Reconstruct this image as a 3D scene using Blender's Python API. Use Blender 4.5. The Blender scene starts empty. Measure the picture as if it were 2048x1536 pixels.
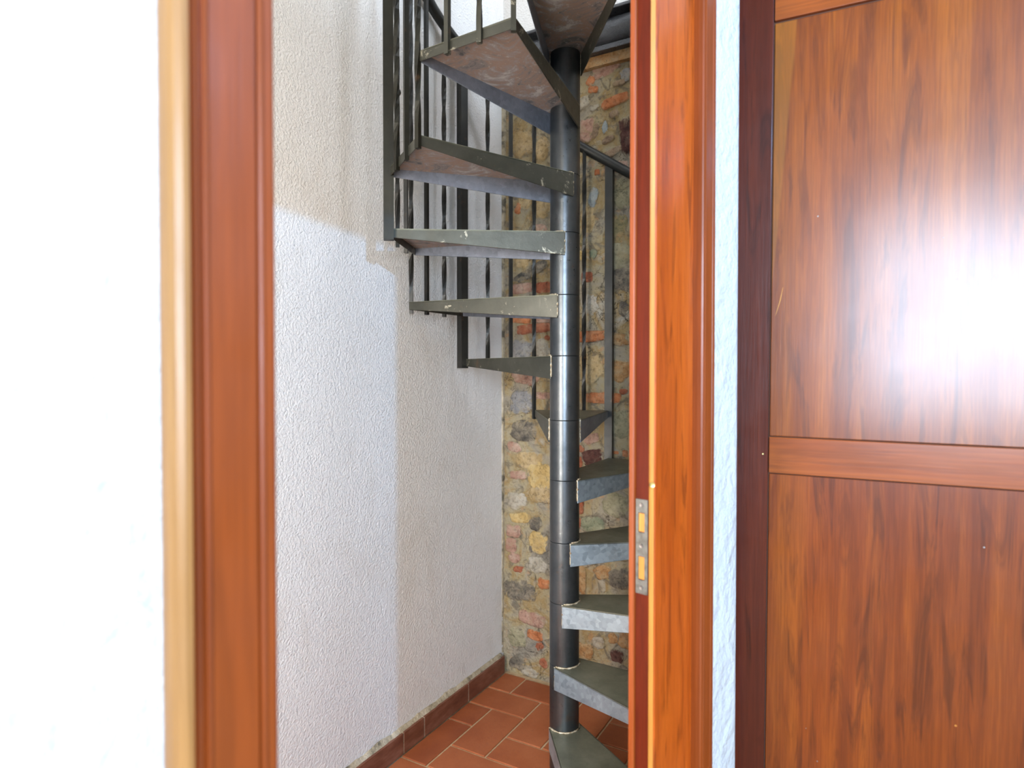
import bpy, bmesh, math, random
from mathutils import Vector, noise as mnoise
R = math.radians
sc = bpy.context.scene
col = sc.collection

# ------------------------------------------------------------------ camera
cam_d = bpy.data.cameras.new('camera'); cam = bpy.data.objects.new('camera', cam_d); col.objects.link(cam)
cam.location = (0, 0, 1.42); cam.rotation_euler = (R(89.0), 0, R(30.0))
cam_d.sensor_width = 36; cam_d.lens = 1265 / 2048 * 36
cam_d.clip_start = 0.02
cam_d.dof.use_dof = True; cam_d.dof.focus_distance = 2.1; cam_d.dof.aperture_fstop = 2.8
sc.camera = cam
# ------------------------------------------------------------------ view + world
sc.view_settings.view_transform = 'Standard'; sc.view_settings.look = 'None'
sc.view_settings.gamma = 1; sc.view_settings.use_curve_mapping = False
sc.view_settings.exposure = 0.30
w = bpy.data.worlds.new('world'); sc.world = w; w.use_nodes = True
w.node_tree.nodes['Background'].inputs[0].default_value = (0.75, 0.86, 1.0, 1)
w.node_tree.nodes['Background'].inputs[1].default_value = 1.0
# ------------------------------------------------------------------ lights
def area(name, loc, target, sx, sy, power, color, spread=180):
    d = bpy.data.lights.new(name, 'AREA'); d.shape = 'RECTANGLE'; d.size = sx; d.size_y = sy
    d.energy = power; d.color = color; d.spread = R(spread)
    o = bpy.data.objects.new(name, d); col.objects.link(o); o.location = loc
    o.rotation_euler = (Vector(target) - Vector(loc)).to_track_quat('-Z', 'Y').to_euler()
    return o
area('daylight_window_behind', (1.3, -2.55, 1.85), (1.3, 0, 1.85), 1.8, 1.5, 265, (0.62, 0.79, 1.0))
area('daylight_small_window', (1.60, -0.05, 2.74), (-1.54, 1.5, 1.5), 0.05, 0.05, 56, (0.30, 0.58, 1.0))
area('daylight_upstairs_window', (2.4, 1.5, 3.62), (-1.5, 1.8, 3.2), 1.0, 0.7, 115, (0.68, 0.82, 1.0))
area('stairwell_end_fill', (-1.10, -0.57, 1.15), (-1.15, 2.0, 1.05), 0.5, 1.9, 62, (1.0, 0.94, 0.88))  # added warm fill for the lower walls; the end wall has no window
area('stairwell_top_fill', (-0.85, 0.75, 5.05), (-0.95, 0.95, 0.0), 1.2, 1.5, 14, (1.0, 0.96, 0.91))  # added fill from above to lift the stairwell walls, no opening built there
def bulb(name, loc, power, color, radius):
    d = bpy.data.lights.new(name, 'POINT'); d.energy = power; d.color = color; d.shadow_soft_size = radius
    o = bpy.data.objects.new(name, d); col.objects.link(o); o.location = loc
    return o
bulb('stairwell_bulb', (-0.86, 0.27, 2.40), 6, (1.0, 0.87, 0.66), 0.04)
area('upstairs_corner_fill', (0.75, 2.15, 4.75), (-1.54, 2.35, 1.5), 0.6, 0.6, 30, (0.80, 0.86, 1.0))  # added bluish fill for the wall between the balusters, no window there

# ------------------------------------------------------------------ node materials
class NT:
    def __init__(s, name):
        s.m = bpy.data.materials.new(name); s.m.use_nodes = True
        s.n = s.m.node_tree.nodes; s.l = s.m.node_tree.links
        s.b = s.n['Principled BSDF']; s.tc = s.n.new('ShaderNodeTexCoord')
    def put(s, sock, v):
        if isinstance(v, bpy.types.NodeSocket): s.l.new(v, sock)
        elif isinstance(v, (tuple, list)): sock.default_value = tuple(v) + ((1,) if len(v) == 3 and sock.type == 'RGBA' else ())
        else: sock.default_value = v
    def map(s, scale=(1, 1, 1), loc=(0, 0, 0), rot=(0, 0, 0), src='Object'):
        n = s.n.new('ShaderNodeMapping'); s.l.new(s.tc.outputs[src], n.inputs[0])
        n.inputs['Scale'].default_value = scale; n.inputs['Location'].default_value = loc; n.inputs['Rotation'].default_value = rot
        return n.outputs[0]
    def noise(s, scale, vec=None, detail=4, rough=.55, dist=0, out=0):
        n = s.n.new('ShaderNodeTexNoise'); n.inputs['Scale'].default_value = scale; n.inputs['Detail'].default_value = detail
        n.inputs['Roughness'].default_value = rough; n.inputs['Distortion'].default_value = dist
        s.l.new(vec if vec else s.map(), n.inputs['Vector']); return n.outputs[out]
    def voro(s, scale, vec=None, feature='F1', out=0, rnd=1):
        n = s.n.new('ShaderNodeTexVoronoi'); n.feature = feature; n.inputs['Scale'].default_value = scale
        n.inputs['Randomness'].default_value = rnd
        s.l.new(vec if vec else s.map(), n.inputs['Vector']); return n.outputs[out]
    def ramp(s, fac, stops):
        n = s.n.new('ShaderNodeValToRGB'); s.l.new(fac, n.inputs[0]); e = n.color_ramp.elements
        while len(e) < len(stops): e.new(.5)
        for i, (p, c) in enumerate(stops):
            e[i].position = p; e[i].color = (c, c, c, 1) if isinstance(c, (int, float)) else tuple(c) + (1,)
        return n.outputs[0]
    def mix(s, fac, a, b, mode='MIX'):
        n = s.n.new('ShaderNodeMix'); n.data_type = 'RGBA'; n.blend_type = mode
        s.put(n.inputs[0], fac); s.put(n.inputs[6], a); s.put(n.inputs[7], b); return n.outputs[2]
    def math(s, op, a, b=0):
        n = s.n.new('ShaderNodeMath'); n.operation = op; s.put(n.inputs[0], a); s.put(n.inputs[1], b); return n.outputs[0]
    def sep(s, vec, i):
        n = s.n.new('ShaderNodeSeparateXYZ'); s.l.new(vec, n.inputs[0]); return n.outputs[i]
    def rnd(s):
        return s.n.new('ShaderNodeObjectInfo').outputs['Random']
    def bump(s, h, strength=.5, dist=.01, prev=None):
        n = s.n.new('ShaderNodeBump'); n.inputs['Strength'].default_value = strength; n.inputs['Distance'].default_value = dist
        s.put(n.inputs['Height'], h)
        if prev: s.l.new(prev, n.inputs['Normal'])
        return n.outputs[0]
    def done(s, color, rough=.6, metal=0, normal=None, spec=.5, coat=0, coat_rough=.1):
        s.put(s.b.inputs['Base Color'], color); s.put(s.b.inputs['Roughness'], rough); s.put(s.b.inputs['Metallic'], metal)
        s.b.inputs['Specular IOR Level'].default_value = spec
        s.b.inputs['Coat Weight'].default_value = coat; s.b.inputs['Coat Roughness'].default_value = coat_rough
        if normal: s.l.new(normal, s.b.inputs['Normal'])
        return s.m

def wood(name, c0, c1, c2, grain=16, axis='z', sap=False, rough=.32, coat=.4, coat_rough=.18, seed=0, streak=.5, spec=.4):
    t = NT(name)
    st = {'z': (1, 1, .06), 'x': (.06, 1, 1)}[axis]
    loc = (seed * 3.1, seed * 1.7, seed * 2.3)
    v = t.map(scale=st, loc=loc)
    big = t.noise(grain * .35, v, 3, .6, 1.2)
    mid = t.noise(grain, v, 5, .6, .8)
    fine = t.noise(grain * 12, t.map(scale=tuple(a if a == 1 else .03 for a in st), loc=loc), 3, .6)
    f = t.math('ADD', t.math('MULTIPLY', big, .55), t.math('MULTIPLY', mid, .45))
    c = t.ramp(f, [(.33, c0), (.5, c1), (.66, c2)])
    dk = t.ramp(t.noise(grain * .9, t.map(scale=tuple(a if a == 1 else .10 for a in st), loc=(loc[0] + 5, loc[1], loc[2])), 4, .6, 1.5), [(.35, 1), (.47, 0)])
    c = t.mix(t.math('MULTIPLY', dk, streak), c, tuple(x * .42 for x in c0), 'MIX')
    c = t.mix(t.math('MULTIPLY', t.ramp(fine, [(.42, 1), (.6, 0)]), .28), c, tuple(x * .55 for x in c0))
    if sap:      # the pale sapwood wedge down the hinge edge of the upper panel
        x = t.sep(t.map(), 0); z = t.sep(t.map(), 2)
        edge = t.math('MULTIPLY', t.math('SUBTRACT', z, 1.56), .072)
        wob = t.math('MULTIPLY', t.math('SUBTRACT', mid, .5), .012)
        f2 = t.math('SUBTRACT', t.math('ADD', t.math('ADD', edge, wob), .0585), x)
        c = t.mix(t.math('MULTIPLY', t.ramp(f2, [(0, 0), (.003, 1)]), .28), c, (.36, .135, .012))
    rr = t.ramp(t.noise(5, None, 4, .6), [(.3, rough * .8), (.7, rough * 1.35)])
    nb = t.bump(fine, .12, .002); nb = t.bump(t.noise(6, None, 2), .10, .02, nb)
    return t.done(c, rr, 0, nb, spec, coat, coat_rough)

def plaster(name, base, tint, grain, strength, dist, pit=True):
    t = NT(name)
    g1 = t.noise(grain, None, 5, .62); g2 = t.noise(grain * .33, None, 3, .55, .6)
    h = t.math('ADD', g1, t.math('MULTIPLY', g2, .3 if pit else 1))
    c = t.mix(t.ramp(t.noise(1.7, None, 4), [(.35, 0), (.7, 1)]), base, tint)
    if pit:
        p = t.ramp(t.voro(grain * .16, t.map(), 'F1'), [(.02, 0), (.10, 1)])
        pm = t.ramp(t.noise(9, None, 3), [(.56, 0), (.66, 1)])
        c = t.mix(t.math('MULTIPLY', t.math('SUBTRACT', 1, p), t.math('MULTIPLY', pm, .45)), c, (.35, .31, .25))
    if pit:
        c = t.mix(t.math('MULTIPLY', t.ramp(t.noise(3.1, t.map(scale=(1, 1, .5)), 6, .65, .8), [(.54, 0), (.72, 1)]), .32), c, (.58, .50, .40))
        c = t.mix(t.math('MULTIPLY', t.ramp(t.noise(150, None, 2), [(.70, 0), (.74, 1)]), .5), c, (.40, .36, .30))
    n = t.bump(h, strength, dist)
    return t.done(c, .88, 0, n, .2)

M = {}
M['plaster'] = plaster('cream_plaster', (.82, .805, .78), (.79, .77, .735), 120, .8, .012)
M['plaster_front'] = plaster('white_plaster', (.62, .63, .64), (.575, .60, .625), 36, .6, .018, False)
M['plaster_rear'] = plaster('ochre_wash_plaster', (.42, .36, .28), (.36, .31, .24), 60, .3, .006, False)
M['plaster_plain'] = plaster('plain_plaster', (.82, .81, .79), (.80, .79, .76), 60, .3, .006, False)

def mortar_col(t, g):
    n1 = t.noise(5, g, 6, .62, .8); n2 = t.noise(48, g, 6, .7); n3 = t.noise(13, g, 6, .65, 1.2); n4 = t.noise(22, g, 5, .65, .6)
    c = t.ramp(n1, [(.30, (.22, .20, .165)), (.41, (.37, .32, .235)), (.50, (.40, .33, .20)), (.58, (.36, .25, .11)), (.70, (.47, .43, .35))])
    c = t.mix(t.math('MULTIPLY', t.ramp(n3, [(.53, 0), (.62, 1)]), .75), c, (.16, .135, .10))
    c = t.mix(t.math('MULTIPLY', t.ramp(n4, [(.60, 0), (.68, 1)]), .55), c, (.50, .27, .12))
    c = t.mix(t.math('MULTIPLY', t.ramp(n2, [(.34, 1), (.45, 0)]), .6), c, (.16, .12, .08))
    cr = t.voro(7, t.mix(.25, g, t.noise(8, g, 4, .6, 0, 1), 'ADD'), 'DISTANCE_TO_EDGE')
    crm = t.math('MULTIPLY', t.ramp(cr, [(.0, 1), (.012, 0)]), t.ramp(t.noise(3.2, g, 2), [(.5, 0), (.6, 1)]))
    c = t.mix(t.math('MULTIPLY', crm, .7), c, (.10, .075, .05))
    hh = t.math('ADD', t.math('ADD', n2, n3), t.math('MULTIPLY', crm, -.6))
    return c, hh
def stone_mat(name, a, b, c, smear=.35, rough=.85, sc_=1.0):
    t = NT(name)
    g = t.n.new('ShaderNodeNewGeometry').outputs['Position']
    n1 = t.noise(14 * sc_, g, 6, .65, .5); n2 = t.noise(60 * sc_, g, 5, .7); n3 = t.noise(30, g, 5, .65, .8)
    colr = t.ramp(n1, [(.32, a), (.5, b), (.68, c)])
    colr = t.mix(t.math('MULTIPLY', t.ramp(n2, [(.36, 1), (.48, 0)]), .5), colr, tuple(x * .35 for x in a))
    mc, mh = mortar_col(t, g)
    at = t.n.new('ShaderNodeAttribute'); at.attribute_name = 'rim'
    m = t.math('ADD', t.math('MULTIPLY', t.math('SUBTRACT', n3, .5), 2.6), at.outputs['Fac'])
    m = t.ramp(m, [(.38, 0), (.72, 1)])
    m2 = t.math('MULTIPLY', t.ramp(n3, [(.50, 0), (.62, 1)]), smear)
    colr = t.mix(t.math('MAXIMUM', m, m2), colr, mc)
    return t.done(colr, rough, 0, t.bump(t.math('ADD', n2, mh), .8, .014), .25)
M['st_grey'] = stone_mat('stone_grey', (.22, .25, .25), (.34, .37, .36), (.45, .46, .42), .3)
M['st_brown'] = stone_mat('stone_brown', (.16, .10, .06), (.28, .19, .12), (.40, .29, .19), .35)
M['st_maroon'] = stone_mat('stone_maroon', (.045, .02, .016), (.10, .04, .03), (.17, .09, .07), .10)
M['st_pink'] = stone_mat('stone_pink', (.32, .16, .11), (.43, .26, .19), (.50, .37, .28), .5)
M['st_olive'] = stone_mat('stone_olive', (.19, .17, .10), (.31, .28, .17), (.42, .37, .24), .4)
M['st_ochre'] = stone_mat('stone_ochre', (.34, .23, .10), (.47, .34, .17), (.55, .42, .25), .35)
M['st_yellow'] = stone_mat('stone_yellow', (.42, .28, .10), (.55, .38, .15), (.60, .47, .24), .25)
M['st_orange'] = stone_mat('brick_orange', (.36, .11, .04), (.50, .18, .07), (.56, .28, .14), .2)
M['st_red'] = stone_mat('brick_red', (.24, .07, .035), (.36, .12, .06), (.42, .20, .12), .22)
M['st_mixed'] = stone_mat('stone_mixed', (.14, .14, .08), (.33, .27, .13), (.46, .27, .13), .25, sc_=1.6)
M['st_green'] = stone_mat('stone_green', (.13, .16, .10), (.27, .28, .18), (.42, .40, .27), .35)
M['st_dark'] = stone_mat('stone_dark', (.07, .065, .055), (.19, .16, .12), (.36, .30, .21), .30, sc_=1.5)
M['st_slate'] = stone_mat('stone_slate', (.17, .17, .18), (.28, .27, .26), (.38, .35, .30), .35)
M['st_cream'] = stone_mat('stone_cream', (.34, .29, .22), (.43, .38, .29), (.50, .45, .37), .4)
M['st_rust'] = stone_mat('stone_rust', (.30, .14, .05), (.43, .24, .10), (.50, .36, .20), .35, sc_=1.4)
t = NT('mortar')
g = t.n.new('ShaderNodeNewGeometry').outputs['Position']
c, hh = mortar_col(t, g)
M['mortar'] = t.done(c, .92, 0, t.bump(hh, .9, .02), .2)

def steel(name, a, b, c, metal=.65, rough=.42, spangle=40, spa=.35, rust=.15, bumpy=.15, scuff=0):
    t = NT(name); g = t.n.new('ShaderNodeNewGeometry').outputs['Position']
    n1 = t.noise(7, g, 5, .6); n2 = t.noise(55, g, 4, .7)
    v = t.voro(spangle, g, 'F1', 1)
    vg = t.n.new('ShaderNodeRGBToBW'); t.l.new(v, vg.inputs[0])
    base = t.ramp(n1, [(.3, a), (.5, b), (.72, c)])
    base = t.mix(t.math('MULTIPLY', vg.outputs[0], spa), base, tuple(min(1, x * 1.7) for x in c))
    base = t.mix(t.math('MULTIPLY', t.ramp(t.noise(11, g, 6, .7), [(.63, 0), (.72, 1)]), rust), base, (.20, .10, .045))
    if scuff: base = t.mix(t.math('MULTIPLY', t.ramp(t.noise(15, g, 7, .75, .6), [(.60, 0), (.64, 1)]), scuff), base, (.48, .44, .33))
    rr = t.math('ADD', t.math('MULTIPLY', n2, .22), rough - .1)
    return t.done(base, rr, metal, t.bump(n2, bumpy, .003), .5)
M['paint_steel'] = steel('olive_grey_steel', (0.0415, 0.0415, 0.0309), (0.0585, 0.0571, 0.0431), (0.0805, 0.0780, 0.0608), .55, .42, 60, .10, .35, scuff=.6)
M['dark_steel'] = steel('dark_steel', (0.0175, 0.0180, 0.0170), (0.0275, 0.0275, 0.0250), (0.0425, 0.0400, 0.0325), .5, .38, 60, .03, .5)
M['bar_steel'] = steel('olive_dark_steel', (0.0105, 0.0099, 0.0065), (0.0165, 0.0156, 0.0097), (0.0270, 0.0252, 0.0157), .45, .40, 60, .04, .4)
M['pole_steel'] = steel('pole_steel', (0.0627, 0.0711, 0.0773), (0.0920, 0.1004, 0.1058), (0.1295, 0.1338, 0.1343), .9, .30, 90, .05, .25)
M['galv'] = steel('galvanised_steel', (0.1326, 0.1651, 0.1855), (0.1938, 0.2367, 0.2633), (0.2652, 0.3137, 0.3471), .6, .40, 75, .45, .08)
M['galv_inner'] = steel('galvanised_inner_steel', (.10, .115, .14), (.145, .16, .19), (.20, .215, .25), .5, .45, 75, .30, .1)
M['tread_top'] = steel('tread_top_steel', (.10, .10, .07), (.15, .15, .105), (.22, .215, .16), .45, .45, 80, .10, .3)
t = NT('stained_underside')
n1 = t.noise(9, None, 8, .72, .9); n2 = t.noise(70, None, 4, .7)
c = t.ramp(n1, [(.36, (.10, .095, .10)), (.45, (.23, .20, .19)), (.51, (.30, .20, .155)), (.57, (.27, .235, .225)), (.66, (.46, .42, .40))])
c = t.mix(t.math('MULTIPLY', t.ramp(n2, [(.60, 0), (.68, 1)]), .5), c, (.5, .47, .42))
M['under'] = t.done(c, .6, .25, t.bump(n2, .15, .003), .4)
t = NT('weld_bead')
n2 = t.noise(120, None, 4, .7)
M['weld'] = t.done(t.ramp(n2, [(.35, (.16, .09, .04)), (.5, (.42, .34, .22)), (.65, (.62, .57, .46))]), .55, .4, t.bump(n2, .6, .004))
t = NT('bitumen')
n2 = t.noise(90, None, 5, .7); n1 = t.noise(9, None, 4)
M['bitumen'] = t.done(t.ramp(n1, [(.3, (.012, .012, .014)), (.7, (.04, .042, .048))]), t.ramp(n2, [(.3, .22), (.7, .5)]), .1, t.bump(n2, .9, .008), .8, .5, .2)

t = NT('terracotta')
g = t.n.new('ShaderNodeNewGeometry').outputs['Position']
n1 = t.noise(6, g, 5, .6); n2 = t.noise(90, g, 4, .7)
c = t.ramp(t.math('ADD', t.math('MULTIPLY', n1, .7), t.math('MULTIPLY', t.rnd(), .3)), [(.3, (.25, .062, .022)), (.5, (.33, .09, .03)), (.7, (.39, .12, .045))])
c = t.mix(t.math('MULTIPLY', t.ramp(n2, [(.35, 1), (.45, 0)]), .35), c, (.22, .07, .035))
M['tile'] = t.done(c, .55, 0, t.bump(n2, .2, .003), .4)
t = NT('brown_skirting')
g = t.n.new('ShaderNodeNewGeometry').outputs['Position']
v = t.n.new('ShaderNodeMapping'); t.l.new(g, v.inputs[0]); v.inputs['Scale'].default_value = (1, .3, 1)
n1 = t.noise(30, v.outputs[0], 5, .6)
M['skirt'] = t.done(t.ramp(n1, [(.3, (.11, .035, .02)), (.5, (.17, .06, .032)), (.72, (.25, .11, .07))]), .5, 0, t.bump(n1, .15, .003), .4)
t = NT('grout')
n1 = t.noise(40, None, 5, .7)
M['grout'] = t.done(t.ramp(n1, [(.3, (.40, .27, .15)), (.7, (.60, .45, .28))]), .9, 0, t.bump(n1, .5, .005), .2)

t = NT('crumbly_mortar')
n1 = t.noise(16, None, 5, .6); n2 = t.noise(90, None, 4, .7)
c = t.ramp(n1, [(.36, (.13, .115, .085)), (.46, (.38, .32, .22)), (.65, (.52, .45, .34))])
M['fillet'] = t.done(c, .9, 0, t.bump(n2, .8, .008), .2)
M['wood_frame'] = wood('varnished_frame_wood', (0.3608, 0.0552, 0.0037), (0.4810, 0.0849, 0.0059), (0.5669, 0.1147, 0.0091), 34, streak=.65, rough=.36, coat=.2, spec=.3)
M['wood_casing'] = wood('varnished_casing_wood', (0.2177, 0.0390, 0.0048), (0.2592, 0.0497, 0.0065), (0.2903, 0.0591, 0.0081), 12, streak=.25, seed=2, rough=.40, coat=.15, spec=.3)
M['wood_casing_lit'] = wood('bead_wood_painted_lit', (0.3100, 0.1300, 0.0360), (0.3844, 0.1768, 0.0540), (0.4340, 0.2184, 0.0720), 14, streak=.1, seed=9, rough=.4, coat=.1)  # casing wood made paler, the light on the bead put into its colour
M['wood_edge'] = wood('reddish_edge_wood', (0.0762, 0.0065, 0.0004), (0.1032, 0.0095, 0.0006), (0.1211, 0.0123, 0.0008), 40, streak=.3, seed=3, rough=.5, coat=0, spec=.15)
M['wood_raw'] = wood('bare_pine', (0.4335, 0.1512, 0.0173), (0.5057, 0.1944, 0.0259), (0.5635, 0.2484, 0.0432), 40, streak=.1, seed=4, rough=.5, coat=.1)
M['wood_panel'] = wood('door_panel_wood', (0.1376, 0.0228, 0.0005), (0.2201, 0.0455, 0.0008), (0.3081, 0.0757, 0.0014), 26, streak=.55, seed=5, sap=True, rough=.36, coat=.75, spec=.2, coat_rough=.22)
M['wood_panel_low'] = wood('door_lower_panel_wood', (0.1155, 0.0180, 0.0014), (0.1905, 0.0344, 0.0024), (0.2599, 0.0556, 0.0036), 28, streak=.6, seed=15, rough=.36, coat=.5, spec=.2, coat_rough=.22)
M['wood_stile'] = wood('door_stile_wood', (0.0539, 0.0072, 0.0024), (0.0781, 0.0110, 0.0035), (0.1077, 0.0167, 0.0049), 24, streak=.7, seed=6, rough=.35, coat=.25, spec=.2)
M['wood_rail'] = wood('door_rail_wood', (0.1763, 0.0292, 0.0028), (0.2702, 0.0547, 0.0053), (0.3290, 0.0765, 0.0084), 14, axis='x', streak=.3, seed=7, rough=.35, coat=.7, spec=.2)
t = NT('worn_steel_plate')
n1 = t.noise(60, None, 4, .7)
M['plate'] = t.done(t.ramp(n1, [(.3, (.09, .08, .065)), (.6, (.17, .165, .15)), (.8, (.15, .09, .05))]), .42, .7, t.bump(n1, .2, .002))
M['brass'] = NT('brass').done((.72, .58, .22), .3, .9)
M['screw'] = NT('screw').done((.22, .19, .17), .4, .8)
M['door_gap'] = NT('joint_filler').done((.09, .04, .025), .8)

# ------------------------------------------------------------------ mesh helpers
def link(name, me, mats, parent=None, smooth=False, label=None, cat=None, kind=None, group=None):
    o = bpy.data.objects.new(name, me); col.objects.link(o)
    for m in (mats if isinstance(mats, (list, tuple)) else [mats]): 
        if len(me.materials) < (len(mats) if isinstance(mats, (list, tuple)) else 1): me.materials.append(M[m])
    if smooth:
        for p in me.polygons: p.use_smooth = True
    if parent: o.parent = parent
    if label: o['label'] = label
    if cat: o['category'] = cat
    if kind: o['kind'] = kind
    if group: o['group'] = group
    return o
def frompy(name, V, F, mats, parent=None, mi=None, **k):
    me = bpy.data.meshes.new(name); me.from_pydata([tuple(v) for v in V], [], F)
    o = link(name, me, mats, parent, **k)
    if mi: 
        for p, i in zip(me.polygons, mi): p.material_index = i
    bm = bmesh.new(); bm.from_mesh(me); bmesh.ops.recalc_face_normals(bm, faces=bm.faces); bm.to_mesh(me); bm.free()
    return o
def prism_vf(poly, z0, z1):
    n = len(poly); V = [(x, y, z0) for x, y in poly] + [(x, y, z1) for x, y in poly]
    F = [tuple(range(n))[::-1], tuple(range(n, 2 * n))] + [(i, (i + 1) % n, n + (i + 1) % n, n + i) for i in range(n)]
    return V, F
def prism(name, poly, z0, z1, mats, parent=None, bevel=0, **k):
    V, F = prism_vf(poly, z0, z1); o = frompy(name, V, F, mats, parent, **k)
    if bevel: bev(o, bevel)
    return o
def bev(o, w, seg=2):
    m = o.modifiers.new('bevel', 'BEVEL'); m.width = w; m.segments = seg; m.limit_method = 'ANGLE'; m.angle_limit = R(35)
def box(name, a, b, mats, parent=None, bevel=0, **k):
    return prism(name, [(a[0], a[1]), (b[0], a[1]), (b[0], b[1]), (a[0], b[1])], a[2], b[2], mats, parent, bevel, **k)
def empty(name, loc=(0, 0, 0), label=None, cat=None, kind=None, group=None, rot=0):
    o = bpy.data.objects.new(name, None); col.objects.link(o); o.location = loc; o.rotation_euler = (0, 0, rot)
    o.empty_display_size = .1
    if label: o['label'] = label
    if cat: o['category'] = cat
    if kind: o['kind'] = kind
    if group: o['group'] = group
    return o

# ------------------------------------------------------------------ the partition wall with the doorway, in its own (t, s) frame
NX, NY = -math.cos(R(15)), math.sin(R(15)); DX, DY = math.sin(R(15)), math.cos(R(15)); DD = .635
def A(t, s=0): return ((DD - s) * NX + t * DX, (DD - s) * NY + t * DY)   # t along the wall, s towards the camera room
WT = .10; HEAD = 2.20; CEIL = 2.80; UP = 2.94; TOP = 5.1
XL = -1.54; YB = 2.585
# ---- setting: shell
wd = prism('wall_front', [A(-2.9), A(.22), A(.22, -WT), A(-2.9, -WT)], 0, UP, 'plaster_front', kind='structure', label='rough white plaster wall left of the doorway', cat='wall')
arc = [A(1.325 + .055 * math.sin(a), -.055 + .055 * math.cos(a)) for a in [R(7.5 * i) for i in range(13)]]
prism('wall_right', [A(1.17)] + arc + [A(1.380, -WT), A(1.17, -WT)], 0, UP, 'plaster_front', kind='structure', smooth=False, label='narrow strip of rough white plaster wall with rounded corner, right of the doorway', cat='wall')
prism('wall_lintel', [A(.22), A(1.17), A(1.17, -WT), A(.22, -WT)], HEAD + .06, UP, 'plaster_front', kind='structure', label='white plaster wall over the doorway', cat='wall')
prism('wall_side', [A(1.382, -.086), A(2.47, -.02), A(2.47, -WT), A(1.382, -WT)], 0, UP, 'plaster_plain', kind='structure', label='plain wall closing the stairwell on the right', cat='wall')
box('wall_left', (XL - .15, -1.0, -.02), (XL, YB + .2, TOP), 'plaster', kind='structure', label='tall cream plaster wall with a bluish patch of daylight beside the spiral staircase', cat='wall')
prism('wall_stair_end', [(XL, -.75), (-.66, -.75), (-.66, -.60), (XL, -.60)], 0, TOP, 'plaster', kind='structure', label='plaster wall behind the viewer side of the stairwell', cat='wall')
box('wall_house', (-.290, 1.60, 0), (2.75, 1.70, CEIL), 'plaster_front', kind='structure', label='white wall carrying the old wooden door', cat='wall')
box('wall_far', (2.60, -2.75, 0), (2.75, 1.60, CEIL), 'plaster_rear', kind='structure', label='ochre washed wall at the far right of the front room', cat='wall')
box('wall_rear', (-1.6, -2.85, 0), (2.75, -2.62, CEIL), 'plaster_rear', kind='structure', label='ochre washed wall behind the viewer', cat='wall')
slab = [A(-2.8, .001), A(1.38, .001), (-.255, 1.6), (-.255, YB), (2.75, YB), (2.75, -2.75), (-1.35, -2.75)]
prism('ceiling', slab, CEIL, UP, 'plaster_rear', kind='structure', label='ceiling slab with the stair opening at its left', cat='ceiling')
box('wall_upper_back', (XL - .15, YB, UP), (2.75, YB + .2, TOP), 'plaster', kind='structure', label='bright white wall of the upper floor above the black beam', cat='wall')
box('wall_upper_right', (2.60, -2.75, UP), (2.75, YB, TOP), 'plaster_plain', kind='structure', label='right wall of the upper floor', cat='wall')
box('wall_upper_front', (-1.6, -2.85, UP), (2.75, -2.70, TOP), 'plaster_plain', kind='structure', label='front wall of the upper floor', cat='wall')
box('ceiling_upper', (XL - .15, -2.85, TOP), (2.75, YB + .2, TOP + .1), 'plaster_plain', kind='structure', label='ceiling of the upper floor', cat='ceiling')
box('floor_front', (-1.45, -2.85, -.12), (2.75, 1.7, -.006), 'grout', kind='structure', label='floor of the front room', cat='floor')

# ---- floor of the stairwell: herringbone terracotta tiles
fl = box('floor', (XL, -.75, -.10), (.06, YB, -.0045), 'grout', kind='structure', label='terracotta tile floor laid in herringbone with pale grout under the spiral staircase', cat='floor')
GX, GY, PX, PY = -1.400, 1.803, .1555, .1503
gap = .0045
def tile_mesh(w, d):
    bm = bmesh.new()
    for z, i in ((-.008, 0), (-.0015, 0), (0, .002)):
        for x, y in ((i, i), (w - i, i), (w - i, d - i), (i, d - i)): bm.verts.new((x, y, z))
    bm.verts.ensure_lookup_table(); v = bm.verts
    for k in (0, 4):
        for i in range(4): bm.faces.new((v[k + i], v[k + (i + 1) % 4], v[k + 4 + (i + 1) % 4], v[k + 4 + i]))
    bm.faces.new((v[8], v[9], v[10], v[11]))
    me = bpy.data.meshes.new('tile'); bm.to_mesh(me); bm.free(); me.materials.append(M['tile']); return me
cache = {}
def add_tile(x0, y0, x1, y1):
    x0 = max(x0, -1.518 + gap); y1 = min(y1, YB - .028)
    if x1 - x0 < .03 or y1 - y0 < .03: return
    xr = -.613 - .115 + .268 * (max(y0, -1) - .164)       # inside face of the partition
    if x1 > xr - .02 or y0 < -.58: return
    k = (round(x1 - x0, 3), round(y1 - y0, 3))
    if k not in cache: cache[k] = tile_mesh(*k)
    o = bpy.data.objects.new('tile', cache[k]); col.objects.link(o); o.parent = fl
    o.location = (x0, y0, random.uniform(-.0006, .0006))
random.seed(4)
for c_ in range(0, 11):
    for r_ in range(-17, 6):
        x0 = GX + (c_ - 1) * PX; y0 = GY + (r_ - 1) * PY
        k = (r_ - c_) % 4
        if k == 1: add_tile(x0 + gap, y0 + gap, x0 + PX - gap, y0 + 2 * PY - gap)
        if k == 0: add_tile(x0 + gap, y0 + gap, x0 + 2 * PX - gap, y0 + PY - gap)
        if c_ == 0 and k == 3: add_tile(x0 + gap, y0 + gap, x0 + PX - gap, y0 + PY - gap)
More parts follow.
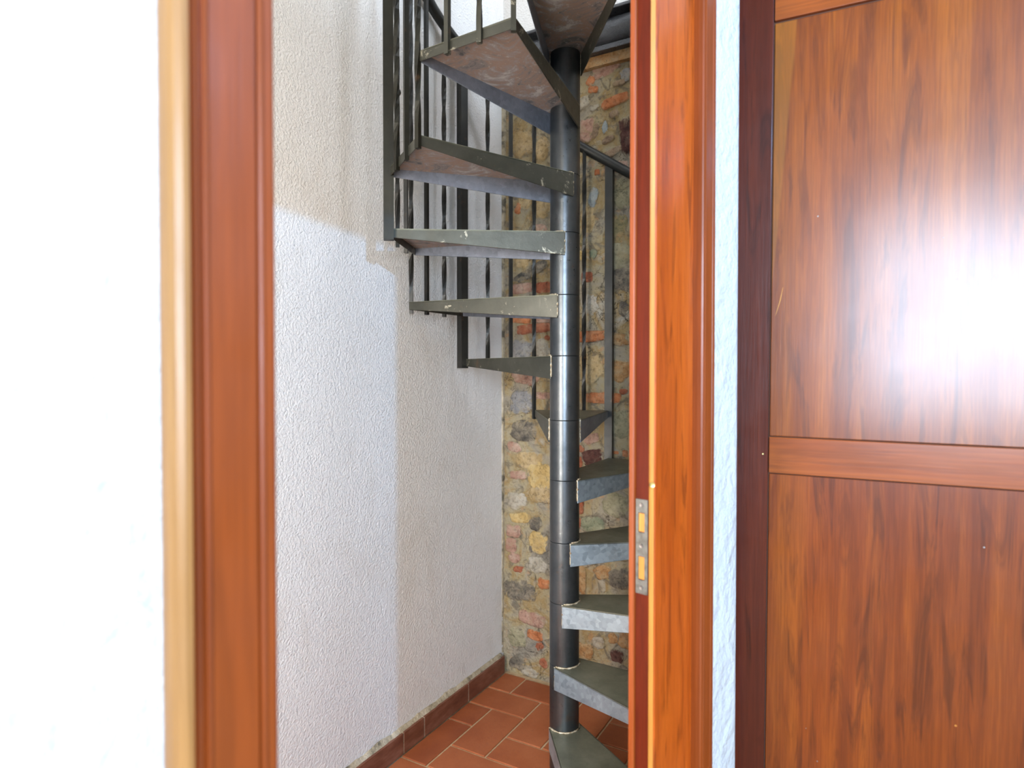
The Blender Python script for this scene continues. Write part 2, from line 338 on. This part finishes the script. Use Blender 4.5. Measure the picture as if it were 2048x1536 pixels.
# ---- skirting of brown tiles with a crumbly mortar fillet on top
bb = empty('baseboard_left', (XL, 0, 0), 'dark brown tile skirting with crumbling mortar on top along the cream plaster wall', 'skirting', 'structure')
js = [-.58, -.28, .01, .31, .61, .915, 1.215, 1.515, 1.818, 1.942, 2.249, 2.556]
for a, b in zip(js[:-1], js[1:]):
    o = box('tile', (.001, a + .0025, .002), (.026, b - .0025, .080), 'skirt', bb, .0015)
box('backing', (.0005, -.58, .002), (.0245, 2.556, .0785), 'fillet', bb)
random.seed(9)
V, F = [], []
ys = [-.58 + i * .0152 for i in range(207)]
for i, y in enumerate(ys):
    h = .004 + .008 * max(0, mnoise.noise(Vector((0, y * 12, 3))) + .4) + .004 * mnoise.noise(Vector((0, y * 60, 1)))
    d = .019 + .004 * mnoise.noise(Vector((4, y * 30, 1)))
    V += [(-.002, y, .078), (d, y, .078), (d - .004, y, .083), (.004, y, .084 + h), (-.002, y, .084 + h)]
for i in range(len(ys) - 1):
    for k in range(4): F.append((5 * i + k, 5 * i + 5 + k, 5 * i + 6 + k, 5 * i + 1 + k))
frompy('mortar_fillet', V, F, 'fillet', bb)

# ---- back wall: rubble stones and bricks set in lumpy mortar
PIECES = """s -1.026 2.478 0.030 0.056 0 grey 8
s -1.012 2.426 0.057 0.032 18 brown 9
s -0.903 2.429 0.123 0.176 5 maroon 14
s -1.072 2.474 0.030 0.069 -12 brown 7
s -1.113 2.480 0.081 0.105 0 pink 6
s -0.997 2.366 0.123 0.032 16 brown 10
s -0.951 2.184 0.125 0.140 0 olive 6
s -1.081 2.191 0.042 0.091 -10 grey 7
b -1.063 2.293 0.026 0.028 0 orange 6
s -1.437 2.479 0.133 0.125 0 ochre 12
s -1.330 2.439 0.087 0.109 0 ochre 8
b -1.457 2.188 0.035 0.056 -20 orange 5
s -1.334 2.188 0.098 0.123 0 ochre 7
s -1.415 2.217 0.079 0.092 0 ochre 6
s -0.980 2.043 0.113 0.133 0 mixed 8
s -1.080 1.939 0.040 0.046 -20 green 8
b -1.109 1.842 0.057 0.048 0 red 6
s -0.959 1.921 0.117 0.120 0 olive 6
s -0.945 1.822 0.103 0.102 0 dark 7
s -1.393 1.885 0.226 0.055 24 dark 12
s -1.436 1.942 0.096 0.079 0 ochre 5
b -1.439 1.814 0.117 0.051 2 pink 7
b -1.324 1.811 0.087 0.052 0 red 8
s -0.940 1.693 0.054 0.064 0 dark 7
b -1.450 1.668 0.118 0.033 -6 orange 6
b -1.329 1.663 0.093 0.027 0 pink 5
b -1.377 1.625 0.199 0.046 3 red 8
b -1.102 1.581 0.157 0.051 2 orange 8
s -1.305 1.580 0.033 0.025 0 red 5
s -1.442 1.523 0.128 0.121 0 slate 6
s -1.329 1.525 0.093 0.115 0 cream 6
s -0.962 1.562 0.099 0.060 -12 rust 7
s -1.087 1.444 0.118 0.127 0 ochre 6
s -0.962 1.428 0.104 0.095 0 rust 6
b -1.036 1.311 0.179 0.050 0 orange 9
s -0.939 1.341 0.043 0.026 0 red 6
b -1.334 1.316 0.093 0.034 0 pink 6
s -1.444 1.286 0.123 0.117 0 slate 9
s -1.423 1.149 0.149 0.098 0 dark 7
s -1.479 1.073 0.082 0.050 -12 pink 8
s -1.400 1.015 0.175 0.093 10 ochre 7
s -1.336 0.950 0.145 0.143 0 yellow 9
s -1.460 0.940 0.092 0.047 0 pink 5
s -1.344 0.857 0.120 0.088 -8 ochre 7
s -1.466 0.821 0.108 0.085 0 cream 5
s -1.138 1.084 0.036 0.033 0 red 6
s -1.143 1.019 0.029 0.076 0 red 6
s -1.086 1.050 0.104 0.071 12 maroon 8
s -1.091 1.129 0.085 0.053 15 pink 5
b -0.981 1.076 0.043 0.015 0 orange 4
b -0.931 1.075 0.027 0.032 0 orange 5
s -0.961 1.196 0.104 0.116 0 olive 6
b -1.142 0.822 0.039 0.067 0 red 7
s -0.974 0.853 0.137 0.121 0 olive 9
s -1.450 0.738 0.119 0.052 5 yellow 7
s -1.482 0.673 0.082 0.067 0 pink 7
b -1.498 0.604 0.060 0.072 0 pink 5
s -1.454 0.496 0.059 0.033 5 red 5
s -1.367 0.722 0.068 0.065 0 dark 6
s -1.349 0.636 0.104 0.107 0 yellow 6
s -1.390 0.602 0.021 0.037 0 dark 6
s -1.085 0.753 0.123 0.071 0 green 7
s -1.145 0.753 0.029 0.058 0 red 5
s -1.476 0.547 0.071 0.048 0 pink 5
s -1.325 0.451 0.060 0.058 0 orange 8
s -1.450 0.397 0.177 0.104 0 dark 8
s -1.356 0.530 0.099 0.079 0 cream 5
s -1.030 0.547 0.093 0.066 20 rust 6
s -0.955 0.535 0.113 0.100 0 dark 7
s -1.132 0.497 0.048 0.139 0 rust 6
b -1.388 0.274 0.143 0.066 -6 pink 9
b -1.367 0.201 0.087 0.049 -6 orange 9
s -1.345 0.154 0.039 0.047 -30 red 5
s -1.324 0.082 0.052 0.051 0 red 6
s -1.463 0.169 0.098 0.095 0 olive 6
s -1.460 0.048 0.092 0.062 0 dark 7
s -1.390 0.020 0.096 0.042 0 cream 5
s -0.965 0.195 0.071 0.055 0 maroon 13
s -0.983 0.268 0.048 0.046 0 rust 6
s -1.112 0.187 0.082 0.081 0 rust 7
s -1.050 0.234 0.061 0.062 0 cream 5
s -0.930 0.129 0.077 0.065 0 dark 6
b -1.094 2.693 0.040 0.046 -35 orange 8
b -1.082 2.654 0.049 0.030 -10 orange 8
b -0.984 2.585 0.127 0.047 10 orange 10
s -0.963 2.655 0.058 0.028 0 brown 8
s -0.985 2.528 0.048 0.036 10 brown 9
s -1.130 2.607 0.076 0.057 12 cream 7
s -1.025 2.726 0.138 0.060 12 pink 6
s -1.075 2.576 0.047 0.026 15 cream 6
s -0.934 2.684 0.049 0.063 0 slate 7
s -1.107 2.092 0.071 0.131 0 ochre 5
s -1.097 1.719 0.081 0.097 0 cream 5
s -1.130 2.007 0.034 0.066 0 mixed 5
s -1.231 2.308 0.099 0.112 0 ochre 7
s -1.223 2.039 0.099 0.134 0 olive 7
b -1.223 1.838 0.124 0.049 0 red 8
s -1.223 1.703 0.124 0.112 0 ochre 7
s -1.218 1.478 0.124 0.135 0 olive 8
b -1.217 1.307 0.099 0.045 0 orange 7
s -1.222 1.163 0.124 0.136 0 ochre 7
s -1.222 0.891 0.125 0.159 0 yellow 8
s -1.221 0.664 0.125 0.159 0 olive 7
s -1.221 0.437 0.125 0.137 0 cream 7
s -1.221 0.209 0.125 0.137 0 dark 7"""
nx, nz = 110, 200; V, F = [], []
for j in range(nz + 1):
    for i in range(nx + 1):
        x = XL - .01 + i * (1.60 / nx); z = -.02 + j * (2.965 / nz)
        p = Vector((x, 0, z))
        d = .006 * mnoise.noise(p * 9) + .004 * mnoise.noise(p * 24) + .0025 * mnoise.noise(p * 60)
        V.append((x, YB - d, z))
W1 = nx + 1
for j in range(nz):
    for i in range(nx): F.append((j * W1 + i, j * W1 + i + 1, (j + 1) * W1 + i + 1, (j + 1) * W1 + i))
wb = frompy('wall_back', V, F, 'mortar', smooth=True, kind='structure', label='rubble stone and brick wall with smeared ochre mortar behind the spiral staircase', cat='wall')
def blob(name, w, h, prot, exp, seed, mat):
    rg = random.Random(seed); N = 18; rings = ((1.04, -.012), (.98, prot * .25), (.84, prot * .8), (.5, prot * 1.0))
    rad = []
    for i in range(N):
        a = 2 * math.pi * i / N
        ca, sa = math.cos(a), math.sin(a)
        r = 1 / ((abs(ca) ** exp + abs(sa) ** exp) ** (1 / exp))
        r *= 1 + (.07 if exp > 3.5 else .30) * mnoise.noise(Vector((ca * 1.6 + seed * 7.3, sa * 1.6, seed * 3.1))) + rg.uniform(-.025, .025)
        rad.append((ca * r * w / 2, sa * r * h / 2))
    V, F = [], []
    for k, d in rings:
        for (x, z) in rad:
            V.append((x * k, -(d + (rg.uniform(-.14, .14) * prot if d > 0 else 0)), z * k))
    V.append((0, -prot, 0))
    for r in range(3):
        for i in range(N): F.append((r * N + i, r * N + (i + 1) % N, (r + 1) * N + (i + 1) % N, (r + 1) * N + i))
    for i in range(N): F.append((3 * N + i, 3 * N + (i + 1) % N, 4 * N))
    o = frompy(name, V, F, 'st_' + mat, wb, smooth=True)
    at = o.data.attributes.new('rim', 'FLOAT', 'POINT')
    rv = [.95] * N + [.62 if exp > 3.5 else .75] * N + [.22 if exp > 3.5 else .38] * N + [.05] * N + [0]
    for i in range(len(V)): at.data[i].value = rv[i]
    return o
def piece(kind, x, z, w, h, rot, mat, prot, seed):
    o = blob('brick' if kind == 'b' else 'stone', w, h, prot, 6 if kind == 'b' else 2.2 + (seed * 37 % 10) / 7, seed, mat)
    o.location = (x, YB - .001, z); o.rotation_euler = (0, -R(rot), 0)
placed = []
for n_, l in enumerate(PIECES.strip().splitlines()):
    k, x, z, w_, h_, r_, c_, p_ = l.split(); x, z, w_, h_, r_, p_ = map(float, (x, z, w_, h_, r_, p_))
    piece(k, x, z, w_, h_, r_, c_, p_ / 1000, n_); placed.append((x, z, w_, h_))
random.seed(11)
mats_ = ['ochre', 'olive', 'cream', 'dark', 'pink', 'rust', 'yellow', 'slate', 'brown']
n_ = 500
for tr in range(900):                                     # the stretch of wall hidden from the doorway
    isb = random.random() < .3
    w_ = random.uniform(.10, .2) if isb else random.uniform(.07, .17); h_ = random.uniform(.045, .055) if isb else random.uniform(.06, .14)
    x = random.uniform(-1.44, -.10); z = random.uniform(.05, 2.68)
    if any(abs(x - a) < (w_ + c) * .47 and abs(z - b) < (h_ + d) * .47 for a, b, c, d in placed): continue
    placed.append((x, z, w_, h_)); n_ += 1
    piece('b' if isb else 's', x, z, w_, h_, random.uniform(-6, 6), random.choice(['red', 'orange', 'pink']) if isb else random.choice(mats_), random.uniform(.005, .010), n_)

V, F = [], []
for i in range(400):
    z = .085 + i * .0067
    w_ = .001 + .005 * z + .004 * mnoise.noise(Vector((z * 22, 0, 5))) + .003 * mnoise.noise(Vector((z * 90, 0, 5)))
    V += [(XL - .001, YB - .016, z), (XL + w_ * .8, YB - .015, z), (XL + w_, YB - .010, z), (XL + w_ + .001, YB + .004, z)]
for i in range(399):
    for k in range(3): F.append((4 * i + k, 4 * i + k + 1, 4 * i + 5 + k, 4 * i + 4 + k))
pe = frompy('plaster_return', V, F, 'fillet', bpy.data.objects['wall_left'])
# ---- bitumen-black beam along the top of the stone wall
bt = empty('ceiling_beam', (-.76, YB, 2.79), 'glossy black tarred beam running across the top of the stone wall', 'beam')
V, F = [], []; NA = 14; NL = 90
for i in range(NL + 1):
    x = -.755 + 1.50 * i / NL
    for j in range(NA + 1):
        a = -math.pi / 2 + math.pi * j / NA
        p = Vector((x * 6, j * .5, 2)); r = 1 + .07 * mnoise.noise(p) + .03 * mnoise.noise(p * 4)
        V.append((x, -.085 * max(math.cos(a), 0) * r - .004, .075 + .062 * math.sin(a) * r))
for i in range(NL):
    for j in range(NA): F.append((i * (NA + 1) + j, (i + 1) * (NA + 1) + j, (i + 1) * (NA + 1) + j + 1, i * (NA + 1) + j + 1))
frompy('tarred_log', V, F, 'bitumen', bt, smooth=True)
box('steel_flange', (-.755, -.062, -.008), (.755, -.002, .014), 'bitumen', bt, .003)
V2 = box('top_sheet', (-.755, -.10, .132), (.755, -.002, .146), 'bitumen', bt, .004)
# a course of rough boards under the beam
tb = box('trim_1', (XL + .005, YB - .030, 2.738), (-.02, YB - .002, 2.781), 'st_rust', kind='structure', label='thin rust-brown course of masonry just under the black beam', cat='trim')

# ------------------------------------------------------------------ spiral staircase
PC = (-.930, 1.973)
A0, DA_, RIS = -74.43, 31.07, .21
dA = [0, -.25, .8, -.38, -1.77, -.22, .27, 1.18, 2.99, -1.29, -.7, -.27, -.35, 0, 0]
dZ = [0, -.0124, -.0012, .0055, .0034, .0052, -.0007, .0076, .0032, .0024, -.0117, .0097, -.0109, 0, 0]
RO, WO, WI, PR_ = .5678, .1595, .0560, .0508
st = empty('spiral_staircase', (PC[0], PC[1], 0), 'weathered steel spiral staircase winding round a central post between cream and stone walls', 'staircase')
# post in spacer rings
def ring(name, r, z0, z1, mats, parent, n=40):
    V, F = [], []
    prof = [(r - .0022, z0), (r, z0 + .0016), (r, z1 - .0016), (r - .0022, z1)]
    for rr, z in prof:
        for i in range(n): V.append((rr * math.cos(2 * math.pi * i / n), rr * math.sin(2 * math.pi * i / n), z))
    for k in range(3):
        for i in range(n): F.append((k * n + i, k * n + (i + 1) % n, (k + 1) * n + (i + 1) % n, (k + 1) * n + i))
    F += [tuple(range(n))[::-1], tuple(range(3 * n, 4 * n))]
    o = frompy(name, V, F, mats, parent, smooth=True)
    m = o.modifiers.new('s', 'EDGE_SPLIT'); m.split_angle = R(30)
    return o
zs = [0] + [RIS * k + dZ[k] for k in range(1, 15)] + [3.95]
for a, b in zip(zs[:-1], zs[1:]): ring('post_segment', PR_, a, b, 'pole_steel', st)
ring('post_cap', .056, 3.95, 3.965, 'dark_steel', st)
def q(u, n_, r, w_): return (u[0] * r + n_[0] * w_, u[1] * r + n_[1] * w_)
TH_ = .004
def flange(parent, p0, p1, h0, h1, mat, thick=TH_, name='side_flange', ztop=0):
    # plate standing along p0 -> p1 (thickness to its left), top edge at ztop, hanging h0 / h1
    d = Vector((p1[0] - p0[0], p1[1] - p0[1])).normalized(); nn = (-d.y * thick, d.x * thick)
    V = [(p0[0], p0[1], ztop), (p1[0], p1[1], ztop), (p1[0], p1[1], ztop - h1), (p0[0], p0[1], ztop - h0)]
    V += [(x + nn[0], y + nn[1], z) for x, y, z in V]
    F = [(0, 1, 2, 3), (7, 6, 5, 4), (0, 4, 5, 1), (1, 5, 6, 2), (2, 6, 7, 3), (3, 7, 4, 0)]
    o = frompy(name, V, F, mat, parent); bev(o, .0012, 1); return o
def weld(parent, pts, r=.0035):
    V, F = [], []; n = 6
    rg = random.Random(len(pts) * 7 + int(pts[0][0] * 1e4))
    for i, p in enumerate(pts):
        rr = r * rg.uniform(.6, 1.35)
        a = Vector(pts[max(i - 1, 0)]); b = Vector(pts[min(i + 1, len(pts) - 1)]); d = (b - a).normalized()
        u = d.orthogonal().normalized(); v = d.cross(u)
        for k in range(n):
            c = Vector(p) + (u * math.cos(2 * math.pi * k / n) + v * math.sin(2 * math.pi * k / n)) * rr
            V.append(tuple(c))
    for i in range(len(pts) - 1):
        for k in range(n): F.append((i * n + k, i * n + (k + 1) % n, (i + 1) * n + (k + 1) % n, (i + 1) * n + k))
    F += [tuple(range(n)), tuple(range((len(pts) - 1) * n, len(pts) * n))[::-1]]
    return frompy('weld_bead', V, F, 'weld', parent, smooth=True)
def lerp(a, b, k): return tuple(x + (y - x) * k for x, y in zip(a, b))
for k in range(1, 15):
    a = R(A0 + DA_ * k + dA[k]); u = (1, 0); n_ = (0, 1)
    low = k <= 5
    i0, i1 = q(u, n_, -.002, -WI), q(u, n_, -.002, WI)
    o0, o1 = q(u, n_, RO, -WO), q(u, n_, RO, WO)
    # the plate, notched round the post
    arcp = [(PR_ * 1.0 * math.cos(b), PR_ * math.sin(b)) for b in [R(88 - 176 * i / 10) for i in range(11)]]
    poly = [i0, o0, o1, i1] + arcp
    n = len(poly)
    V = [(x, y, -.0045) for x, y in poly] + [(x, y, 0) for x, y in poly]
    F = [tuple(range(n))[::-1], tuple(range(n, 2 * n))] + [(i, (i + 1) % n, n + (i + 1) % n, n + i) for i in range(n)]
    tr = frompy('tread', V, F, ['tread_top', 'under'], st, mi=[1, 0] + [0] * n)
    tr.location = (0, 0, RIS * k + dZ[k]); tr.rotation_euler = (0, 0, a)
    fm = 'galv' if low else 'paint_steel'
    flange(tr, i0, o0, .078, .029, fm if low else 'galv_inner')
    flange(tr, o1, i1, .029, .078, fm)
    flange(tr, o0, o1, .029, .029, fm, name='outer_flange')
    for sgn, ip in ((-1, i0), (1, i1)):
        weld(tr, [(.0, sgn * (WI - .003), z) for z in [.001 - .008 * i for i in range(10)]], .0032)
    weld(tr, [((PR_ + .002) * math.cos(b), (PR_ + .002) * math.sin(b), .0022) for b in [R(86 - 172 * i / 24) for i in range(25)]], .0028)
# balusters and posts on the outer edge; idx counts treads, halves are the shared corners
RAIL = 1.16
def railz(i): return i * RIS + RAIL
def outer_pt(i):
    k = int(math.floor(i + .5)); f_ = i - k
    if abs(abs(f_) - .5) < .01:
        r = .592; aa = A0 + DA_ * i + (dA[min(int(i - .49), 14)] * .5 + dA[min(int(i - .49) + 1, 14)] * .5)
        return (r * math.cos(R(aa)), r * math.sin(R(aa))), aa
    lat = f_ * 2 * WO; r0 = RO + .004; kk = min(k, 14)
    aa = A0 + DA_ * k + dA[kk]
    c_, s_ = math.cos(R(aa)), math.sin(R(aa))
    return (c_ * r0 - s_ * lat, s_ * r0 + c_ * lat), aa
def bar(name, p, ang, z0, z1, w_, mat, twist=0, segs=1, phase=0):
    V, F = [], []
    for s in range(segs + 1):
        f_ = s / segs; z = z0 + (z1 - z0) * f_; a = ang + phase + twist * max(0, min(1, (f_ - .06) / .88))
        for c in range(4):
            b = a + math.pi / 4 + c * math.pi / 2
            V.append((p[0] + w_ * .7071 * math.cos(b), p[1] + w_ * .7071 * math.sin(b), z))
    for s in range(segs):
        for c in range(4): F.append((s * 4 + c, s * 4 + (c + 1) % 4, s * 4 + 4 + (c + 1) % 4, s * 4 + 4 + c))
    F += [(3, 2, 1, 0), tuple(segs * 4 + c for c in range(4))]
    return frompy(name, V, F, mat, st)
steps = [1.5 + i / 3 for i in range(int((14.5 - 1.5) * 3) + 1)]
for n_, i in enumerate(steps):
    (px, py), aa = outer_pt(i); half = abs((i % 1) - .5) < .02
    kb = int(i - .49) if half else int(math.floor(i + .5))
    kb = max(1, min(kb, 14))
    z0 = RIS * kb + dZ[kb] - .040; z1 = railz(i) - .012
    if half and abs(((i - 1.5) / 2) % 1) < .01 and i < 11:
        bar('newel_bar', (px, py), R(aa), z0 + .002, z1, .033, 'bar_steel' if i > 9 else 'dark_steel')
    else:
        tw = n_ % 2 == 1 or half
        o = bar('baluster', (px, py), R(aa), z0, z1, .0135, 'paint_steel' if i > 10.7 else 'bar_steel' if i > 9.3 else 'dark_steel',
            twist=math.pi * 3.5 if tw else 0, segs=40 if tw else 1, phase=0 if not tw else .3)
        if abs(i - 5.1667) < .02 or abs(i - 9.1667) < .02:
            zb = 1.59 if i < 6 else 2.38
            me = bpy.data.meshes.new('ball_collar'); bm = bmesh.new(); bmesh.ops.create_uvsphere(bm, u_segments=16, v_segments=10, radius=.0135); bm.to_mesh(me); bm.free()
            b_ = link('ball_collar', me, 'dark_steel', o, smooth=True); b_.location = (px, py, zb)
# handrail tube
pts = []
for i in [1.5 + j / 3 for j in range(int((14.5 - 1.5) * 3) + 1)]:
    if abs((i * 2) % 1) > .01 and abs((i * 2) % 1 - 1) > .01: continue
for j in range(0, 27):
    i = 1.5 + j * .5
    aa = A0 + DA_ * i + (dA[min(int(i), 14)])
    pts.append((.582 * math.cos(R(aa)), .582 * math.sin(R(aa)), railz(i)))
V, F = [], []; n = 14
dense = []
for i in range(len(pts) - 1):
    p0, p1, p2, p3 = (Vector(pts[max(i - 1, 0)]), Vector(pts[i]), Vector(pts[i + 1]), Vector(pts[min(i + 2, len(pts) - 1)]))
    for s in range(5):
        f_ = s / 5
        dense.append(.5 * ((2 * p1) + (p2 - p0) * f_ + (2 * p0 - 5 * p1 + 4 * p2 - p3) * f_ ** 2 + (3 * p1 - p0 - 3 * p2 + p3) * f_ ** 3))
dense.append(Vector(pts[-1]))
for i, p in enumerate(dense):
    d = (dense[min(i + 1, len(dense) - 1)] - dense[max(i - 1, 0)]).normalized()
    u = d.cross(Vector((0, 0, 1))).normalized(); v = u.cross(d)
    for k in range(n): V.append(tuple(p + (u * math.cos(2 * math.pi * k / n) + v * math.sin(2 * math.pi * k / n)) * .0205))
for i in range(len(dense) - 1):
    for k in range(n): F.append((i * n + k, i * n + (k + 1) % n, (i + 1) * n + (k + 1) % n, (i + 1) * n + k))
F += [tuple(range(n)), tuple(range((len(dense) - 1) * n, len(dense) * n))[::-1]]
frompy('handrail', V, F, 'dark_steel', st, smooth=True)

# ------------------------------------------------------------------ door frame
bx_, by_ = A(.64)
df = empty('door_frame', (0, 0, 0), 'varnished reddish wood door frame and casings around the open doorway with a steel strike plate', 'door frame')
def prof(name, pts_, z0, z1, mat, bevel=0): return prism(name, [A(*p) for p in pts_], z0, z1, mat, df, bevel)
prof('left_casing', [(.1815, 0), (.1822, .006), (.1850, .013), (.1895, .019), (.1950, .022), (.2010, .0215), (.2040, .0185), (.2060, .0165), (.2105, .0150), (.2125, .0125), (.2138, .0125),
      (.2142, .0175), (.2160, .0192), (.2185, .0185), (.2195, .0170), (.2625, .0170), (.2632, .0140), (.2645, .0140), (.2652, .0185), (.2675, .0205), (.2700, .0200), (.2715, .0180), (.2790, .0180), (.2815, .0165), (.2825, .0130), (.2825, 0)], .0, HEAD + .10, 'wood_casing').data
prof('outer_bead_lit', [(.1810, .0), (.1812, .0066), (.1840, .0138), (.1887, .0198), (.1946, .0229), (.2004, .0224), (.2004, .018), (.186, .004), (.186, 0)], 0, HEAD + .10, 'wood_casing_lit')  # thin overlay on the casing's outer edge, its lit side painted in
prof('left_jamb', [(.222, 0), (.2805, 0), (.2805, -.048), (.222, -.048)], 0, HEAD + .06, 'wood_frame', .002)
prof('right_jamb', [(1.172, 0), (1.0094, 0), (1.003, -.0060), (1.0, -.0075), (1.0, -.048), (1.172, -.048)], 0, HEAD + .06, 'wood_frame')
prof('edge_facing', [(1.001, -.0078), (.9992, -.0078), (.9992, -.0355), (1.001, -.0355)], 0, HEAD, 'wood_edge')
prof('stop_bead', [(1.001, -.0358), (.9955, -.0362), (.9930, -.0385), (.9930, -.0475), (1.001, -.0475)], 0, HEAD, 'wood_casing', .001)
prof('pale_edge_strip', [(1.0068, -.0019), (1.0062, -.0016), (1.0020, -.0056), (.9995, -.0072), (1.0, -.0085), (1.004, -.006)], 0, HEAD, 'wood_raw')
prof('right_casing', [(1.142, 0), (1.1425, .010), (1.1440, .0175), (1.1460, .0205), (1.1480, .0185), (1.1492, .0185), (1.1500, .0222), (1.1520, .0228), (1.1530, .0215),
      (1.1790, .0215), (1.1800, .0228), (1.1830, .0228), (1.1840, .0205), (1.1930, .0205), (1.1965, .0185), (1.1970, .0), ], 0, HEAD + .10, 'wood_casing')
prof('head_jamb', [(.222, 0), (1.172, 0), (1.172, -.048), (.222, -.048)], HEAD, HEAD + .06, 'wood_frame', .002)
prof('head_casing', [(.195, .0), (1.19, .0), (1.19, .0195), (.195, .0195)], HEAD + .012, HEAD + .099, 'wood_casing', .003)
# strike plate let into the edge of the right jamb
sp = empty('strike_plate', (0, 0, 0)); sp.parent = df; sp['label'] = 'worn steel strike plate'
def pl(name, s0, s1, z0, z1, mat, t0=.9970, t1=.9994, par=sp, bevel=0):
    return prism(name, [A(t1, s0), A(t0, s0), A(t0, s1), A(t1, s1)], z0, z1, mat, par, bevel)
V, F = [], []
ss = [-.0090, -.0155, -.0290, -.0345]; zz = [1.009, 1.0348, 1.0792, 1.1237, 1.1606, 1.1855]
bm = bmesh.new()
for tt in (.9970, .9994):
    for z in zz:
        for s in ss: bm.verts.new((*A(tt, s), z))
bm.verts.ensure_lookup_table()
def vi(l, j, i): return bm.verts[l * 24 + j * 4 + i]
for j in range(5):
    for i in range(3):
        if i == 1 and j in (1, 3):
            continue
        bm.faces.new((vi(0, j, i), vi(0, j, i + 1), vi(0, j + 1, i + 1), vi(0, j + 1, i)))
        bm.faces.new((vi(1, j, i), vi(1, j + 1, i), vi(1, j + 1, i + 1), vi(1, j, i + 1)))
edges = [((j, 0), (j + 1, 0)) for j in range(5)] + [((j, 3), (j + 1, 3)) for j in range(5)] + [((0, i), (0, i + 1)) for i in range(3)] + [((5, i), (5, i + 1)) for i in range(3)]
for j in (1, 3): edges += [((j, 1), (j, 2)), ((j + 1, 1), (j + 1, 2)), ((j, 1), (j + 1, 1)), ((j, 2), (j + 1, 2))]
for (a, b), (c, d) in edges: bm.faces.new((vi(0, a, b), vi(0, c, d), vi(1, c, d), vi(1, a, b)))
bmesh.ops.recalc_face_normals(bm, faces=bm.faces)
me = bpy.data.meshes.new('plate'); bm.to_mesh(me); bm.free(); link('plate', me, 'plate', sp)
pl('mortise', -.0157, -.0288, 1.036, 1.078, 'wood_raw', .9984, .9996)
pl('mortise', -.0157, -.0288, 1.125, 1.159, 'wood_raw', .9984, .9996)
def disc(name, c_, axis, r, dpt, mat, par, n=16):
    ax = Vector(axis).normalized(); u = ax.orthogonal().normalized(); v = ax.cross(u); V, F = [], []
    for rr, dd in ((r, 0), (r * .92, dpt), (r * .35, dpt * .6)):
        for i in range(n): V.append(tuple(Vector(c_) + (u * math.cos(2 * math.pi * i / n) + v * math.sin(2 * math.pi * i / n)) * rr + ax * dd))
    for k in range(2):
        for i in range(n): F.append((k * n + i, k * n + (i + 1) % n, (k + 1) * n + (i + 1) % n, (k + 1) * n + i))
    F.append(tuple(range(2 * n, 3 * n)))
    return frompy(name, V, F, mat, par)
for z in (1.175, 1.0985, 1.0208):
    disc('screw', (*A(.9970, -.0222), z), (-DX, -DY, 0), .0038, .0012, 'screw', sp)
dn = Vector((-DX, -DY, 0)) * .7 + Vector((-NX, -NY, 0)) * .7
disc('brass_pin', (*A(1.002, -.003), 1.2145), dn, .0052, .0022, 'brass', df)

# ------------------------------------------------------------------ old panelled door hung on the wall at the right
LX, LY = -.2756, 1.523
dr = empty('door_1', (LX, LY, 0), 'old varnished brown panelled wooden door with glossy reflections at the right', 'door', 'structure', rot=math.atan2(.061, .998))
dr.rotation_euler = (0, R(.35), math.atan2(.061, .998))
DW, DH = .86, 2.34
def leafbox(name, x0, x1, z0, z1, d0, d1, mat, bevel=.0015): return box(name, (x0, d0, z0), (x1, d1, z1), mat, dr, bevel)
leafbox('core', -.028, DW - .002, .012, DH - .002, .010, .030, 'door_gap', 0)
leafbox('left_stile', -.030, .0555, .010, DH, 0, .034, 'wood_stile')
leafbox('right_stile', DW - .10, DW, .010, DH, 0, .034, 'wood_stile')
leafbox('top_rail', .0575, DW - .1015, 2.206, DH, 0, .034, 'wood_rail')
leafbox('middle_rail', .0575, DW - .1015, 1.195, 1.276, 0, .034, 'wood_rail')
leafbox('lower_rail', .0575, DW - .1015, .26, .34, 0, .034, 'wood_rail')
leafbox('bottom_rail', .0575, DW - .1015, .010, .14, 0, .034, 'wood_rail')
leafbox('upper_panel', .0580, DW - .102, 1.2778, 2.2015, .0045, .028, 'wood_panel')
leafbox('lower_panel', .0580, DW - .102, .3415, 1.1925, .0045, .028, 'wood_panel_low')
leafbox('kick_panel', .0580, DW - .102, .1415, .2585, .0045, .028, 'wood_panel')
for i_, (x, z) in enumerate([(.3798, 1.6966), (.4762, 1.6542), (.4015, 1.6293), (.4042, 1.6111), (.4679, 1.6127), (.1503, 1.7633), (.1417, .6291), (.1653, .5615), (.4575, 1.0758), (.3968, 1.4270)]):
    o = disc('nail_hole', (x, .0046, z), (0, -1, 0), .0011 + .0004 * (i_ % 3), .0003, 'screw', dr, 8)
disc('filler_dot', (.4167, .0046, .7059), (0, -1, 0), .0022, .0004, 'wood_raw', dr, 10)
disc('nail_head', (.0452, .0001, 1.2367), (0, -1, 0), .0018, .0004, 'brass', dr, 10)
frompy('scratch', [(.0812, .0043, 1.612), (.0822, .0043, 1.612), (.0775, .0041, 1.583), (.0752, .0041, 1.583), (.0700, .0042, 1.558), (.0688, .0042, 1.558), (.0664, .0043, 1.548)],
       [(0, 1, 2, 3), (3, 2, 4, 5), (5, 4, 6)], 'wood_raw', dr)
